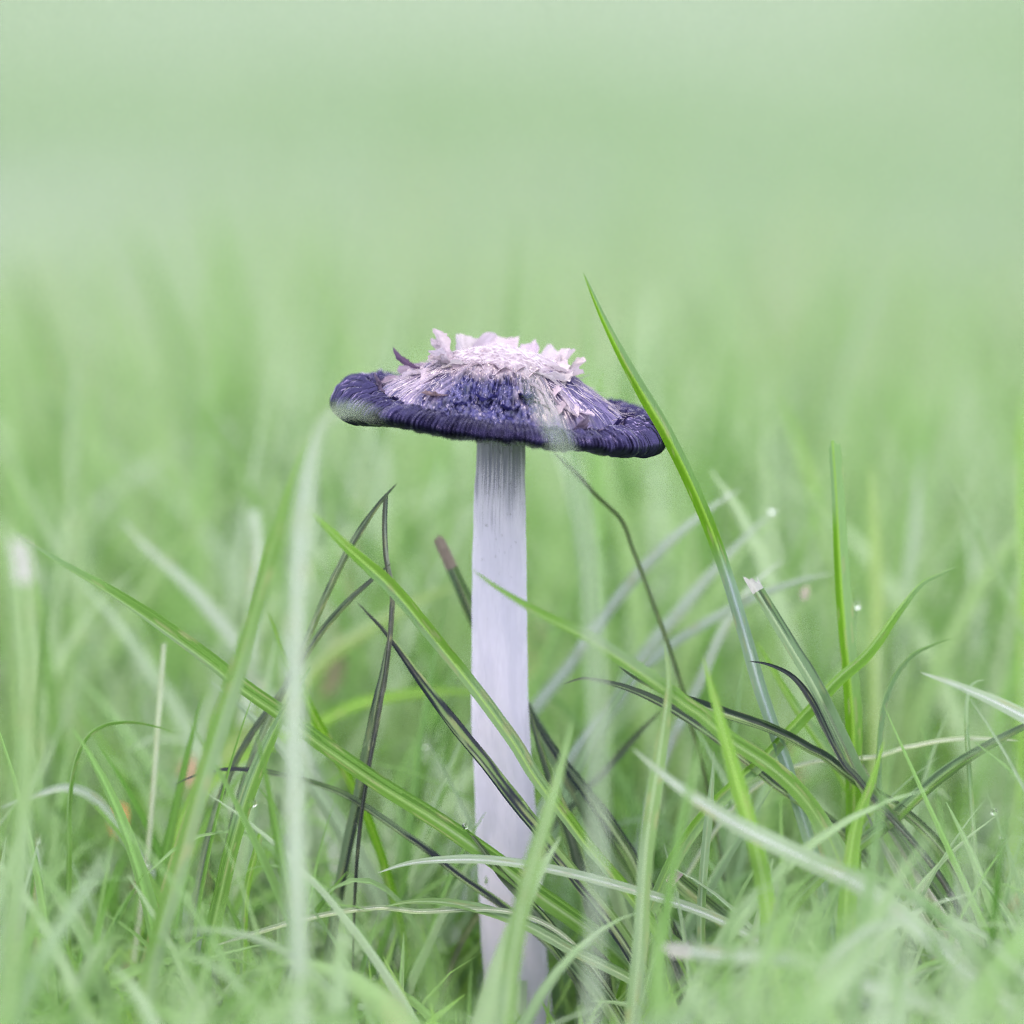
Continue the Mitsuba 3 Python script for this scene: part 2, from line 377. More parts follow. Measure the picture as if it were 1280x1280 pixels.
def blade_mesh(pts, width, tip, tw, ink, fold, colour, seed, under=None, rows=None, cols=13):
    """a ribbed, keeled grass blade along pts (mm, tip first): vertices, faces, colours, and the row where its tip part ends"""
    rs = np.random.default_rng(seed)
    mid, length = spline(np.asarray(pts) / 1000, rows or 150)
    n = len(mid)
    v = np.linspace(0, 1, n)
    d = np.gradient(mid, axis=0)
    d /= np.linalg.norm(d, axis=1, keepdims=True)
    face = FACE - d * (d @ FACE)[:, None]
    face /= np.linalg.norm(face, axis=1, keepdims=True) + 1e-9
    side = np.cross(d, face)
    tws = np.radians(np.interp(v, [0, 0.75, 1], [tw[0], tw[1], tw[1]]) + 14 * (meshkit.noise(np.stack([v * 4, 0 * v, 0 * v], -1), seed) - 0.5))
    b = side * np.cos(tws)[:, None] + face * np.sin(tws)[:, None]
    nn = np.cross(b, d)
    s = v * length * 1000
    if tip == 'tip':
        prof = np.minimum(1, (s / (width * 8)) ** 0.66)
    else:
        prof = 0.80 + 0.2 * np.minimum(1, s / (width * 6))
    prof = prof * (1 - 0.35 * sstep(0.8, 1, v)) * (1 + 0.10 * (meshkit.noise(np.stack([v * 9, 0 * v, 0 * v + 3], -1), seed) - 0.5))
    if ink > 0.35:
        prof = prof * (1 - 0.16 * ink * meshkit.fbm(np.stack([v * 14, 0 * v, 0 * v + 7], -1), 2, seed))
    u = np.linspace(-1, 1, cols)
    w = width / 2000 * prof * 1.12
    rib = 0.05 * np.cos(u * np.pi * 4.0)
    keel = fold * (np.abs(u) * 0.62 - 0.3) + rib
    U = u[None, :, None]
    wear = 1 + 0.05 * (meshkit.noise(np.stack([v[:, None] * 60 + 0 * u, np.sign(u)[None, :] + 0 * v[:, None], 0 * u + 0 * v[:, None]], -1), seed)[..., None] - 0.5)
    vert = mid[:, None] + b[:, None] * U * (w[:, None, None] * wear) * (1 - 0.3 * fold * np.abs(U)) + nn[:, None] * (keel[None, :, None] * w[:, None, None])
    if tip == 'cut':                                                     # torn, uneven end
        vert[0] += d[0] * (meshkit.noise(np.stack([u * 1.6, 0 * u, 0 * u], -1), seed + 20)[:, None] + 0.35 * rs.random(cols)[:, None] - 0.6) * width / 1000 * 0.7
        vert[1] += d[0] * (rs.random(cols)[:, None] - 0.5) * width / 1000 * 0.2
    base = np.asarray(colour) + np.zeros((n, cols, 3))
    if under:                                                            # the leaf turns over: its dull grey underside shows below the turn
        base = lerp(base, under, (sstep(0.30, 0.36, v)[:, None] + 0 * u))
    q = np.stack([s[:, None] / width * 0.5 + 0 * u, u[None, :] * 1.4 + 0 * v[:, None], 0 * u + 0 * v[:, None] + seed], -1)
    m1 = meshkit.fbm(q * [0.5, 1, 1], 3, seed)
    m2 = meshkit.noise(q * [1.2, 6, 1], seed + 3)
    c = base * (0.72 + 0.36 * m1 + 0.2 * m2)[..., None]
    c = lerp(c, base * [1.9, 1.5, 2.4] + 0.03, (np.exp(-(u / 0.14) ** 2))[None, :] * 0.9 + 0 * m1)
    c = lerp(c, base * [1.3, 1.2, 1.3], (np.abs(u) > 0.93)[None, :] * 0.4 + 0 * m1)
    pale_sheen = meshkit.noise(np.stack([v[:, None] * 5 + 0 * u, 0.9 * np.sign(u)[None, :] + 0 * v[:, None], 0 * u + 0 * v[:, None] + seed], -1), seed + 8)
    c = lerp(c, np.asarray((0.27, 0.36, 0.29)), sstep(0.5, 0.75, pale_sheen) * 0.42)               # bluish sheen painted into the colour in stretches
    nick = sstep(0.80, 0.86, meshkit.noise(q * [1.6, 2.2, 1], seed + 12))
    c = lerp(c, (0.30, 0.33, 0.17), nick * 0.6)
    if ink:
        blot = meshkit.fbm(q * [0.5, 1.6, 1], 4, seed + 5) * 0.5 + meshkit.noise(q * [0.14, 4.6, 1], seed + 6) * 0.5
        tipmore = 0.22 * (sstep(width * 14, 0, s))[:, None] * (tip == 'tip')
        c = lerp(c, INK, sstep(0.62 - 0.15 * ink, 0.71 - 0.15 * ink, blot + tipmore) * min(1, 0.45 + 0.55 * ink))
    return vert, c


def soft_leaf(v, f, c, own, skin='grass_leaf'):
    """leaves seen as a mass: their shading normals lean towards the lawn's own"""
    shape = mikit.ply((v, f), skin, smooth=True, color=c)
    n = meshkit.WRITTEN[shape['filename']][2]
    n = n * np.where(n[:, 2:] < 0, -1, 1) * own + [0, 0, 1.0 - own]
    n /= np.linalg.norm(n, axis=1, keepdims=True)
    return {**shape, 'filename': meshkit.write_ply((v, f), False, color=c, normals=n)}


#   label, category, tint, width mm, tip, twist from and to, ink, fold, part, path in world mm
BLADES = [
    ('tall grass blade leaning against the right edge of the cap', 'grass blade', ('vivid', 'glauc'), 3.25, 'tip', (-4, -15), 0, 1.2, None,
     [[12.5,-2.0,161.3],[15.9,-3.1,153.5],[19.8,-4.2,145.8],[23.5,-5.1,139.4],[27.2,-8.9,133.4],[30.7,-10.9,126.7],[34.4,-12.1,118.3],[37.8,-12.4,109.0],[41.1,-10.9,98.1],[43.9,-12.3,88.3],[47.2,-10.6,78.6],[50.1,-9.8,69.8],[57.2,-9.9,42.5],[60.3,-12.8,-3.0]]),
    ('long grass blade slanting down from the far left towards the foot of the mushroom stem', 'grass blade', 'green', 3.79, 'tip', (50, -10), 0, 0.8, None,
     [[-86.3,-30.2,118.9],[-80.6,-26.8,114.1],[-68.5,-21.9,105.8],[-54.9,-17.3,95.1],[-47.9,-16.2,89.2],[-41.0,-14.9,84.0],[-34.0,-13.6,78.5],[-24.1,-14.6,71.7],[-11.3,-17.7,64.1],[2.8,-21.1,54.3],[24.0,-25.4,36.0],[37.0,-27.3,-3.0]]),
    ('bright green grass blade passing diagonally in front of the middle of the mushroom stem', 'grass blade', 'bright', 2.81, 'tip', (-20, 30), 0, 0.7, None,
     [[-34.9,-39.5,124.2],[-28.8,-30.5,116.4],[-21.0,-21.7,107.6],[-14.1,-14.9,98.0],[-7.1,-13.2,88.9],[0.0,-13.5,79.2],[4.5,-14.5,72.1],[12.0,-15.9,62.3],[29.6,-18.7,38.2],[41.2,-20.0,-3.0]]),
    ('thin dark green blackened grass blade with the topmost sharp point left of the stem', 'grass blade', 'dark', 1.42, 'tip', (0, 0), 0.5, 0.5, None,
     [[-20.3,-5.2,124.0],[-23.8,-5.8,120.0],[-28.4,-5.7,113.1],[-32.4,-5.8,105.2],[-35.6,-5.8,98.0],[-38.5,-5.8,91.2],[-49.7,-7.0,63.4],[-60.7,-10.4,-3.0]]),
    ('black shrivelled grass stalk hanging nearly straight down, kinked halfway, left of the stem', 'withered grass blade', 'darkink', 1.13, 'cut', (0, 80), 0.65, 0.5, None,
     [[-22.4,-5.5,121.6],[-22.6,-6.2,116.7],[-22.4,-7.9,112.0],[-21.9,-9.3,109.0],[-21.2,-9.9,105.4],[-21.4,-10.6,100.2],[-21.9,-11.3,95.0],[-22.8,-11.3,88.1],[-23.5,-11.8,84.6],[-27.8,-12.5,55.3],[-29.5,-8.7,-3.0]]),
    ('dark green grass blade rising from lower left to the kink of the black hanging stalk', 'grass blade', 'dark', 1.42, 'tip', (0, 0), 0.6, 0.5, None,
     [[-21.2,-9.2,110.3],[-24.1,-8.5,107.7],[-29.1,-8.2,103.1],[-33.4,-6.8,98.1],[-37.0,-6.6,92.8],[-39.6,-6.1,88.6],[-53.7,-6.0,62.5],[-65.6,-9.9,-3.0]]),
    ('dark streaked grass blade widening below the end of the black hanging stalk', 'grass blade', 'dark', 2.70, 'tip', (0, 0), 0.8, 0.8, None,
     [[-22.2,-7.1,96.0],[-23.0,-7.9,90.4],[-24.2,-8.7,84.8],[-25.3,-8.6,78.2],[-26.2,-8.3,73.1],[-31.9,-4.1,44.1],[-36.8,1.8,-3.0]]),
    ('ink-stained blue black grass blade with a curled tip, crossing the lower stem', 'grass blade', 'inkgreen', 3.83, 'tip', (60, 0), 1.0, 0.9, None,
     [[-27.8,-2.2,102.2],[-25.4,-4.6,99.9],[-23.5,-5.8,98.1],[-21.0,-8.2,95.3],[-15.6,-12.3,88.3],[-9.6,-14.3,80.7],[-4.9,-16.1,75.3],[1.4,-18.2,67.5],[7.0,-20.2,60.7],[23.9,-28.9,37.8],[33.7,-37.3,-3.0]]),
    ('folded dark grass blade with a withered pale end, passing behind the stem', 'grass blade', 'inkgreen', 3.51, 'cut', (0, 0), 0.7, 1.0, 'withered tip',
     [[-13.4,11.2,111.7],[-11.3,10.6,107.2],[-8.7,9.8,101.3],[-5.5,8.8,94.6],[0.0,7.5,85.1],[5.8,6.1,75.5],[11.3,3.9,66.7],[15.9,1.9,59.4],[28.7,-5.7,36.3],[35.9,-12.3,-3.0]]),
    ('dark blue grey ink-stained grass blade just right of the lower stem', 'grass blade', 'inkgreen', 3.30, 'tip', (0, 0), 1.0, 0.9, None,
     [[2.2,4.3,84.2],[4.6,2.6,79.1],[8.6,0.8,73.2],[14.4,-1.3,65.9],[19.4,-3.2,59.0],[22.7,-5.0,53.5],[32.6,-11.5,33.3],[38.0,-16.4,-3.0]]),
    ('green grass blade with dark stripes close against the right side of the stem', 'grass blade', 'inkgreen', 3.86, 'tip', (0, 0), 0.6, 0.9, None,
     [[2.9,-1.8,83.5],[4.6,-3.7,77.3],[7.2,-4.8,69.5],[9.7,-6.8,62.7],[11.7,-8.6,56.5],[17.1,-13.7,34.8],[19.7,-16.0,-3.0]]),
    ('thin dark bent grass stalk emerging from under the right half of the cap', 'grass blade', 'dark', 1.01, 'tip', (0, 0), 0.4, 0.9, None,
     [[7.3,16.4,127.1],[10.4,14.0,124.2],[15.2,10.3,119.5],[19.6,7.7,115.5],[21.6,6.0,110.6],[24.2,5.1,103.9],[27.0,4.0,96.4],[30.2,3.7,86.9],[31.7,3.9,81.1],[38.2,3.7,51.8],[42.6,2.0,-3.0]]),
    ('low arching grass blade with a black tip pointing left', 'grass blade', 'inkgreen', 2.68, 'tip', (40, 0), 0.7, 0.8, None,
     [[8.9,-12.2,88.8],[11.6,-12.1,89.7],[14.2,-12.1,89.7],[21.2,-12.3,87.8],[29.7,-12.9,83.6],[38.3,-11.8,77.4],[45.5,-10.6,71.4],[66.7,-5.7,51.0],[84.3,0.5,-3.0]]),
    ('dark edged grass blade lying low towards the right, above the black tipped arching blade', 'grass blade', 'inkgreen', 2.48, 'tip', (0, 0), 0.8, 0.9, None,
     [[18.6,-16.6,93.0],[22.6,-16.0,90.2],[29.7,-14.5,86.9],[36.8,-12.8,84.1],[45.4,-12.3,81.1],[52.5,-11.8,77.4],[58.9,-11.4,73.0],[80.2,-10.5,52.7],[95.0,-10.5,-3.0]]),
    ('blurred green grass blade crossing the upper stem and running down to the right', 'grass blade', 'green', 3.31, 'tip', (30, -20), 0, 0.7, None,
     [[-6.9,-37.0,113.2],[-2.1,-37.5,109.7],[4.1,-36.1,105.7],[13.1,-34.7,100.9],[22.1,-33.6,94.8],[29.8,-32.4,89.0],[36.1,-31.1,83.8],[56.3,-27.0,62.5],[73.6,-23.6,-3.0]]),
    ('stiff folded grass blade with a white torn end pointing up left', 'grass blade', 'glaucgreen', 3.69, 'cut', (0, 0), 0.42, 1.1, 'white torn tip',
     [[42.2,-9.6,107.3],[45.3,-10.3,102.3],[49.6,-11.3,95.3],[53.9,-11.3,88.1],[58.5,-11.6,78.8],[62.8,-11.8,70.2],[71.2,-11.4,58.5],[83.0,-10.8,37.1],[89.0,-10.3,-3.0]]),
    ('thin navy black arching grass blade over the stiff folded blade', 'grass blade', 'darkink', 1.56, 'tip', (0, 0), 0.8, 0.9, None,
     [[41.6,-14.5,93.5],[45.4,-14.6,92.8],[49.5,-14.0,90.6],[52.8,-14.5,86.4],[55.7,-14.3,80.7],[58.8,-14.1,74.9],[63.1,-13.8,69.8],[80.7,-13.2,45.7],[92.6,-13.5,-3.0]]),
    ('upright bright green grass blade cut off straight at its top', 'grass blade', 'vivid', 3.43, 'cut', (20, -10), 0, 0.7, None,
     [[57.4,1.7,129.9],[58.0,0.4,120.8],[58.8,-1.6,106.7],[59.7,-3.2,95.4],[60.5,-4.4,86.9],[61.0,-5.8,77.0],[60.7,-10.2,47.4],[58.8,-13.9,-3.0]]),
    ('green grass blade curving up right, with pale tip and torn edge', 'grass blade', 'bright', 2.99, 'tip', (60, 10), 0, 0.8, None,
     [[79.7,-4.3,109.1],[76.6,-4.5,107.7],[72.6,-4.8,105.6],[68.6,-5.4,100.8],[63.3,-7.4,93.9],[57.5,-9.1,88.9],[51.1,-10.1,82.1],[46.2,-10.8,76.8],[26.9,-15.8,54.5],[9.1,-23.7,-3.0]]),
    ('slender grass blade hooking over to the right with a white tip', 'grass blade', 'green', 2.14, 'tip', (70, 10), 0, 0.8, None,
     [[78.9,-4.1,96.0],[74.9,-4.3,94.7],[71.0,-4.6,92.7],[67.8,-5.2,88.5],[65.9,-6.0,82.8],[65.2,-7.1,74.3],[65.3,-7.4,65.7],[65.7,-9.7,39.1],[66.3,-13.2,-3.0]]),
    ('blurred grass blade with a whitish tip descending to the right edge', 'grass blade', 'green', 2.09, 'tip', (60, 0), 0, 0.5, None,
     [[79.3,46.0,122.1],[82.3,45.2,116.5],[86.0,44.4,110.3],[90.5,43.0,100.6],[96.0,41.2,88.0],[99.5,40.0,79.2],[110.5,37.8,51.4],[120.6,38.0,-3.0]]),
    ('broad dark veined grass blade slanting up to the lower right edge', 'grass blade', 'green', 3.13, 'tip', (0, 0), 0.25, 1.0, None,
     [[98.3,-6.8,83.7],[91.1,-8.3,80.6],[83.9,-9.8,77.0],[78.2,-10.3,73.5],[72.5,-10.9,69.0],[68.0,-11.5,64.8],[46.3,-13.6,44.1],[28.6,-14.3,-3.0]]),
    ('pale thin grass blade lying level near the lower right edge', 'grass blade', 'pale', 1.00, 'tip', (0, 0), 0, 0.6, None,
     [[90.5,-7.7,77.9],[84.8,-7.6,78.3],[78.4,-7.6,78.2],[72.0,-7.8,77.1],[66.3,-7.0,75.3],[38.9,-3.4,64.1],[4.2,0.8,-3.0]]),
    ('fine grass stalk with a tiny hooked top near the right edge', 'grass blade', 'glaucgreen', 1.00, 'tip', (0, 0), 0, 0.5, None,
     [[84.2,-8.1,89.0],[82.5,-8.2,88.7],[81.2,-8.4,87.0],[80.8,-9.1,81.9],[81.4,-9.5,71.9],[83.2,-13.9,42.6],[84.3,-20.6,-3.0]]),
    ('small curved grass blade drooping to the right at the lower left', 'grass blade', 'green', 1.28, 'tip', (80, 0), 0, 0.8, None,
     [[-59.4,-10.4,79.7],[-63.2,-10.2,81.0],[-67.5,-10.1,81.8],[-72.4,-10.2,81.3],[-76.0,-10.6,78.5],[-78.1,-10.4,72.8],[-78.9,-10.4,65.6],[-78.9,-11.3,59.2],[-79.1,-14.6,35.5],[-79.6,-17.1,-3.0]]),
    ('straight pale straw coloured stalk standing at the left', 'grass blade', 'pale', 1.16, 'cut', (0, 0), 0, 0.6, None,
     [[-62.9,8.6,92.7],[-63.8,6.9,80.5],[-64.8,5.0,67.6],[-66.2,2.8,51.9],[-69.0,0.0,31.8],[-70.0,-2.5,19.0],[-69.9,-5.3,-3.0]]),
    ('blue grey ink-stained grass blade lying level at the left', 'grass blade', 'inkgreen', 2.11, 'tip', (60, 20), 1.0, 0.7, None,
     [[-60.1,-11.7,70.7],[-56.1,-11.5,72.3],[-51.1,-11.3,73.3],[-45.5,-11.4,73.1],[-39.8,-11.5,72.0],[-34.1,-10.7,70.3],[-28.4,-11.1,67.9],[-19.9,-10.9,62.0],[-11.4,-10.8,55.5],[11.0,-12.6,35.9],[25.0,-15.8,-3.0]]),
    ('pale upright grass blade with a split top at the bottom left', 'grass blade', 'glaucpale', 1.85, 'cut', (0, 0), 0, 0.5, None,
     [[-84.9,-12.3,59.1],[-83.9,-13.3,52.4],[-82.8,-14.4,43.9],[-81.9,-15.6,35.5],[-81.3,-16.8,27.0],[-80.8,-18.7,16.1],[-80.7,-20.7,-3.0]]),
    ('short bright pointed grass tip beside the large pale arching blade', 'grass blade', 'vivid', 1.88, 'tip', (0, 0), 0, 0.5, None,
     [[-44.3,7.5,99.3],[-43.1,7.0,96.2],[-41.6,6.4,92.0],[-38.7,5.7,86.6],[-36.1,4.9,80.9],[-23.3,2.5,53.9],[-10.9,2.2,-3.0]]),
    ('short bright green grass tip at the lower left', 'grass blade', 'bright', 1.28, 'cut', (0, 0), 0, 0.5, None,
     [[-44.5,-12.9,62.4],[-45.5,-13.4,58.9],[-46.6,-13.9,54.7],[-47.4,-14.8,48.4],[-47.6,-16.5,29.1],[-45.1,-16.6,-3.0]]),
    ('pale grass blade bowing level across the lower stem', 'grass blade', 'glaucpale', 1.96, 'tip', (20, 0), 0, 0.5, None,
     [[-23.9,-24.7,57.4],[-18.3,-24.4,59.1],[-11.2,-25.3,60.0],[-2.8,-26.3,60.0],[8.4,-28.5,58.6],[22.3,-31.0,55.4],[36.2,-33.6,51.0],[51.4,-36.9,42.5],[73.0,-39.8,28.1],[86.2,-40.0,-3.0]]),
    ('light green grass blade bending over below the level pale blade left of the stem', 'grass blade', 'glaucgreen', 2.11, 'tip', (20, 0), 0, 0.5, None,
     [[-22.6,-21.6,50.8],[-16.9,-21.4,51.7],[-9.9,-22.5,51.5],[-1.4,-23.8,49.5],[8.4,-26.4,45.2],[30.8,-32.7,31.6],[44.3,-37.0,-3.0]]),
    ('narrow pale grass blade nearly level at the lower left', 'grass blade', 'pale', 0.99, 'tip', (0, 0), 0, 0.5, None,
     [[-52.9,-21.6,43.6],[-45.2,-21.2,46.0],[-36.7,-20.9,48.4],[-26.8,-20.7,50.1],[-18.3,-21.7,50.1],[10.3,-25.5,45.3],[37.8,-30.0,-3.0]]),
    ('broad dead grass blade speckled with black at the bottom right of the stem', 'withered grass blade', 'dead', 3.68, 'tip', (0, 0), 0.7, 0.9, None,
     [[25.2,-17.8,49.0],[27.2,-18.6,43.4],[30.0,-19.5,37.1],[32.9,-20.4,30.1],[34.7,-21.3,23.8],[37.2,-22.5,14.4],[39.1,-23.3,-3.0]]),
    ('folded grass blade with a pinkish cut end at the lower right', 'grass blade', 'inkgreen', 4.59, 'cut', (0, 0), 0.35, 1.0, 'pinkish cut tip',
     [[27.8,-16.8,55.7],[31.4,-17.3,52.7],[36.8,-17.9,48.2],[43.2,-18.7,42.7],[48.9,-19.5,37.1],[61.3,-21.5,23.3],[69.4,-23.3,-3.0]]),
    ('slim upright light green grass blade standing among the lower right grass', 'grass blade', 'glaucgreen', 1.69, 'tip', (30, -30), 0, 0.5, None,
     [[35.6,-18.7,78.2],[34.9,-19.9,69.6],[34.0,-22.1,61.4],[33.3,-23.5,51.7],[33.2,-25.0,40.5],[32.9,-26.8,24.4],[32.6,-27.7,-3.0]]),
    ('dark grass tip at the left edge of the lower stem', 'grass blade', 'inkgreen', 3.81, 'tip', (0, 0), 0.45, 0.9, None,
     [[-8.8,-17.6,64.8],[-5.6,-19.1,61.1],[-1.7,-20.8,56.1],[2.8,-22.5,51.5],[8.4,-24.4,44.7],[20.7,-29.8,27.8],[28.2,-34.3,-3.0]]),
    ('dark green grass stalk leaning up right behind the stained group', 'grass blade', 'dark', 1.45, 'tip', (0, 0), 0.5, 0.5, None,
     [[27.6,12.9,80.2],[23.3,12.3,75.9],[17.4,10.4,69.6],[11.6,8.5,63.7],[5.8,6.7,57.7],[-10.5,-1.2,36.7],[-19.0,-8.6,-3.0]]),
    ('pale dry white grass blade among the lower right grass', 'withered grass blade', 'deadpale', 4.32, 'tip', (0, 0), 0.25, 0.6, None,
     [[59.3,2.6,79.1],[62.6,1.5,71.3],[67.4,0.3,62.7],[73.5,-0.0,53.2],[80.1,-0.7,40.9],[86.5,-2.9,25.2],[89.4,-6.1,-3.0]]),
    ('narrow pale striped grass blade beside the dry white blade', 'grass blade', 'pale', 1.85, 'tip', (0, 0), 0.2, 0.5, None,
     [[62.6,-10.3,66.3],[65.5,-11.1,60.6],[69.8,-12.2,52.9],[74.7,-13.4,44.4],[79.8,-13.7,35.0],[87.1,-14.4,21.1],[92.4,-15.3,-3.0]]),
    ('yellow green grass blade beneath the stiff folded blade', 'grass blade', 'bright', 2.45, 'tip', (0, 0), 0, 0.9, None,
     [[44.0,5.7,93.9],[47.3,4.9,88.2],[51.2,4.0,81.8],[56.3,4.0,74.5],[60.6,3.0,67.3],[72.9,-2.2,41.7],[79.0,-7.9,-3.0]]),
    ('large pale blurred grass blade arching over left of the mushroom', 'grass blade', 'glaucpale', 3.41, 'tip', (10, -10), 0, 0.5, None,
     [[-20.5,-106.8,148.2],[-24.0,-106.7,149.2],[-27.3,-106.7,149.1],[-29.8,-107.0,147.1],[-31.8,-107.9,140.8],[-33.2,-109.6,128.3],[-34.1,-111.7,113.3],[-34.3,-113.8,98.3],[-34.1,-116.1,82.0],[-33.3,-119.8,55.8],[-32.3,-124.1,33.1],[-31.2,-128.4,-3.0]]),
    ('pale blurred grass blade crossing the right front of the cap', 'grass blade', 'glaucpale', 1.58, 'tip', (20, -10), 0, 0.5, None,
     [[1.8,-135.5,159.8],[3.9,-136.2,155.0],[7.3,-137.1,148.1],[10.0,-138.3,139.9],[11.6,-139.7,130.3],[12.4,-141.3,118.2],[13.1,-143.9,100.1],[12.5,-146.5,70.4],[8.7,-146.9,-3.0]]),
    ('broad blurred blade with a whitish cut end at the far left', 'grass blade', 'glaucgreen', 3.28, 'cut', (0, 0), 0, 0.5, 'whitish cut end',
     [[-78.0,-109.5,129.3],[-77.0,-110.3,123.3],[-76.5,-111.7,113.3],[-76.5,-113.5,100.8],[-77.0,-115.4,87.0],[-79.6,-119.7,57.5],[-84.0,-123.9,-3.0]]),
    ('dark green blurred grass blade leaning right, crossing the long slanting blade at the left', 'grass blade', 'green', 3.25, 'tip', (30, 0), 0, 0.5, None,
     [[-34.5,-47.7,137.7],[-37.6,-48.9,129.0],[-41.3,-50.7,116.3],[-45.3,-52.7,102.2],[-48.7,-54.2,91.5],[-52.1,-55.7,80.7],[-55.5,-57.4,68.7],[-62.3,-61.6,41.4],[-66.4,-65.0,-3.0]]),
    ('pale blurred blade with a cream cut end low at the right of the stem', 'grass blade', 'glaucpale', 2.94, 'cut', (0, 0), 0, 0.2, 'cream cut end',
     [[25.7,-69.6,53.9],[30.8,-69.7,53.5],[37.5,-69.7,52.8],[46.8,-69.8,52.2],[56.2,-70.3,48.9],[82.7,-68.9,35.9],[100.3,-64.7,-3.0]]),
    ('blurred bluish grass blade slanting across the lower right', 'grass blade', 'glaucpale', 3.53, 'tip', (0, 0), 0, 0.5, None,
     [[20.4,-50.1,84.5],[28.5,-52.1,78.0],[38.0,-53.9,72.1],[48.8,-55.6,66.9],[59.5,-58.4,62.0],[72.9,-61.8,51.7],[91.8,-69.1,33.6],[102.4,-76.0,-3.0]]),
    ('pale blurred blade with a bright tip at the lower right', 'grass blade', 'glaucpale', 4.18, 'tip', (0, 0), 0, 0.5, None,
     [[65.4,-88.5,63.1],[58.8,-88.7,61.8],[53.6,-89.2,57.9],[47.1,-90.5,48.8],[32.8,-93.2,29.2],[23.1,-95.0,-3.0]]),
    ('blurred green grass blade rising before the lower right grass', 'grass blade', 'bright', 3.60, 'tip', (40, 0), 0, 0.5, None,
     [[64.3,-35.2,83.1],[62.2,-36.2,76.3],[59.5,-37.2,68.8],[58.1,-38.6,59.2],[57.4,-40.3,46.9],[56.2,-42.3,28.2],[55.0,-43.3,-3.0]]),
    ('blurred upright pale grass blade at the bottom centre', 'grass blade', 'glaucgreen', 3.22, 'tip', (0, 0), 0, 0.5, None,
     [[10.3,-54.4,90.1],[6.7,-61.2,77.7],[2.7,-68.0,65.4],[0.0,-69.8,52.2],[-1.3,-71.5,40.2],[-3.3,-74.0,24.1],[-5.0,-76.2,-3.0]]),
    ('blurred light grass blade rising right of the stem', 'grass blade', 'glaucgreen', 2.76, 'tip', (30, -10), 0, 0.5, None,
     [[26.3,-32.8,100.3],[27.0,-33.9,92.0],[25.1,-37.8,78.7],[23.1,-42.7,65.7],[21.9,-47.9,50.0],[19.9,-54.5,30.0],[17.9,-59.3,-3.0]]),
    ('blurred light green grass blade with its tip below the tall leaning blade', 'grass blade', 'bright', 3.00, 'tip', (0, 0), 0, 0.5, None,
     [[32.6,-43.0,99.2],[35.6,-44.6,88.3],[38.9,-48.2,76.5],[42.2,-51.9,64.8],[44.2,-55.8,51.7],[47.1,-61.7,31.1],[49.0,-65.9,-3.0]]),
    ('faint far grass blade standing at the left, thin and straight', 'grass blade', 'glaucgreen', 1.91, 'tip', (0, 0), 0, 0.5, None,
     [[-86.0,113.4,134.6],[-87.3,112.0,124.8],[-88.3,110.5,113.7],[-87.6,108.9,102.7],[-86.4,106.7,86.9],[-84.1,106.3,57.4],[-82.1,111.3,-3.0]]),
    ('faint dark green blade rising left of the cap', 'grass blade', 'green', 3.31, 'tip', (0, 0), 0, 0.5, None,
     [[-32.7,154.8,141.3],[-35.5,153.4,131.5],[-38.9,151.6,119.2],[-43.8,149.5,103.7],[-48.0,147.2,87.3],[-53.8,140.9,58.7],[-57.4,131.4,-3.0]]),
    ('tall faint pale blade rising far behind at the right', 'grass blade', 'glaucgreen', 3.03, 'tip', (0, 0), 0, 0.5, None,
     [[82.5,176.4,151.9],[76.6,174.7,139.4],[72.1,173.0,127.7],[68.2,171.2,114.3],[65.7,168.8,97.7],[64.0,166.5,81.0],[63.6,163.4,51.4],[66.6,162.1,-3.0]]),
    ('yellow green blurred blade at the right edge', 'grass blade', 'bright', 2.13, 'tip', (0, 0), 0, 0.5, None,
     [[96.9,62.7,133.0],[96.4,61.1,121.7],[96.3,59.4,109.6],[96.9,56.9,91.6],[96.5,54.8,61.8],[94.1,55.7,-3.0]]),
    ('short yellow green blurred blade behind the upright cut blade', 'grass blade', 'yellow', 2.76, 'tip', (0, 0), 0, 0.5, None,
     [[68.8,70.7,118.1],[69.3,69.3,108.3],[69.8,67.6,96.1],[69.8,65.5,80.9],[69.8,60.7,51.3],[69.8,55.8,-3.0]]),
    ('blurred yellow green blade leaning left behind at the right', 'grass blade', 'bright', 2.87, 'tip', (0, 0), 0, 0.5, None,
     [[53.4,112.3,126.4],[56.1,111.1,118.5],[59.3,110.0,110.6],[62.1,108.7,101.1],[65.3,107.2,90.1],[71.9,101.8,61.4],[75.9,94.4,-3.0]]),
    ('pale blurred blade slanting up right, uppermost of the slanting blades behind the tall leaning blade', 'grass blade', 'glaucpale', 2.67, 'tip', (30, 10), 0, 0.5, None,
     [[42.6,35.3,117.5],[36.3,34.7,113.6],[28.9,33.9,107.6],[22.2,32.9,100.7],[17.0,32.0,94.1],[11.8,31.0,86.7],[-3.7,29.8,61.4],[-17.4,32.2,-3.0]]),
    ('pale blurred blade slanting up right, second of the slanting blades behind the tall leaning blade', 'grass blade', 'glaucpale', 2.98, 'tip', (30, 10), 0, 0.5, None,
     [[48.4,39.6,112.4],[43.2,38.9,107.7],[37.2,38.1,101.4],[31.3,37.1,94.5],[26.0,36.2,88.1],[20.8,35.1,80.0],[5.9,32.6,54.2],[-6.4,31.9,-3.0]]),
    ('pale blurred blade slanting up right, third of the slanting blades behind the tall leaning blade', 'grass blade', 'glaucpale', 2.21, 'tip', (40, 10), 0, 0.5, None,
     [[59.2,28.1,102.7],[51.6,27.9,101.0],[42.7,27.4,97.5],[33.9,26.7,92.7],[26.5,26.0,87.6],[20.6,25.1,81.0],[4.9,19.8,56.8],[-4.3,11.5,-3.0]]),
    ('small blurred blade with its tip right of the tall leaning blade', 'grass blade', 'glaucpale', 2.06, 'tip', (0, 0), 0, 0.5, None,
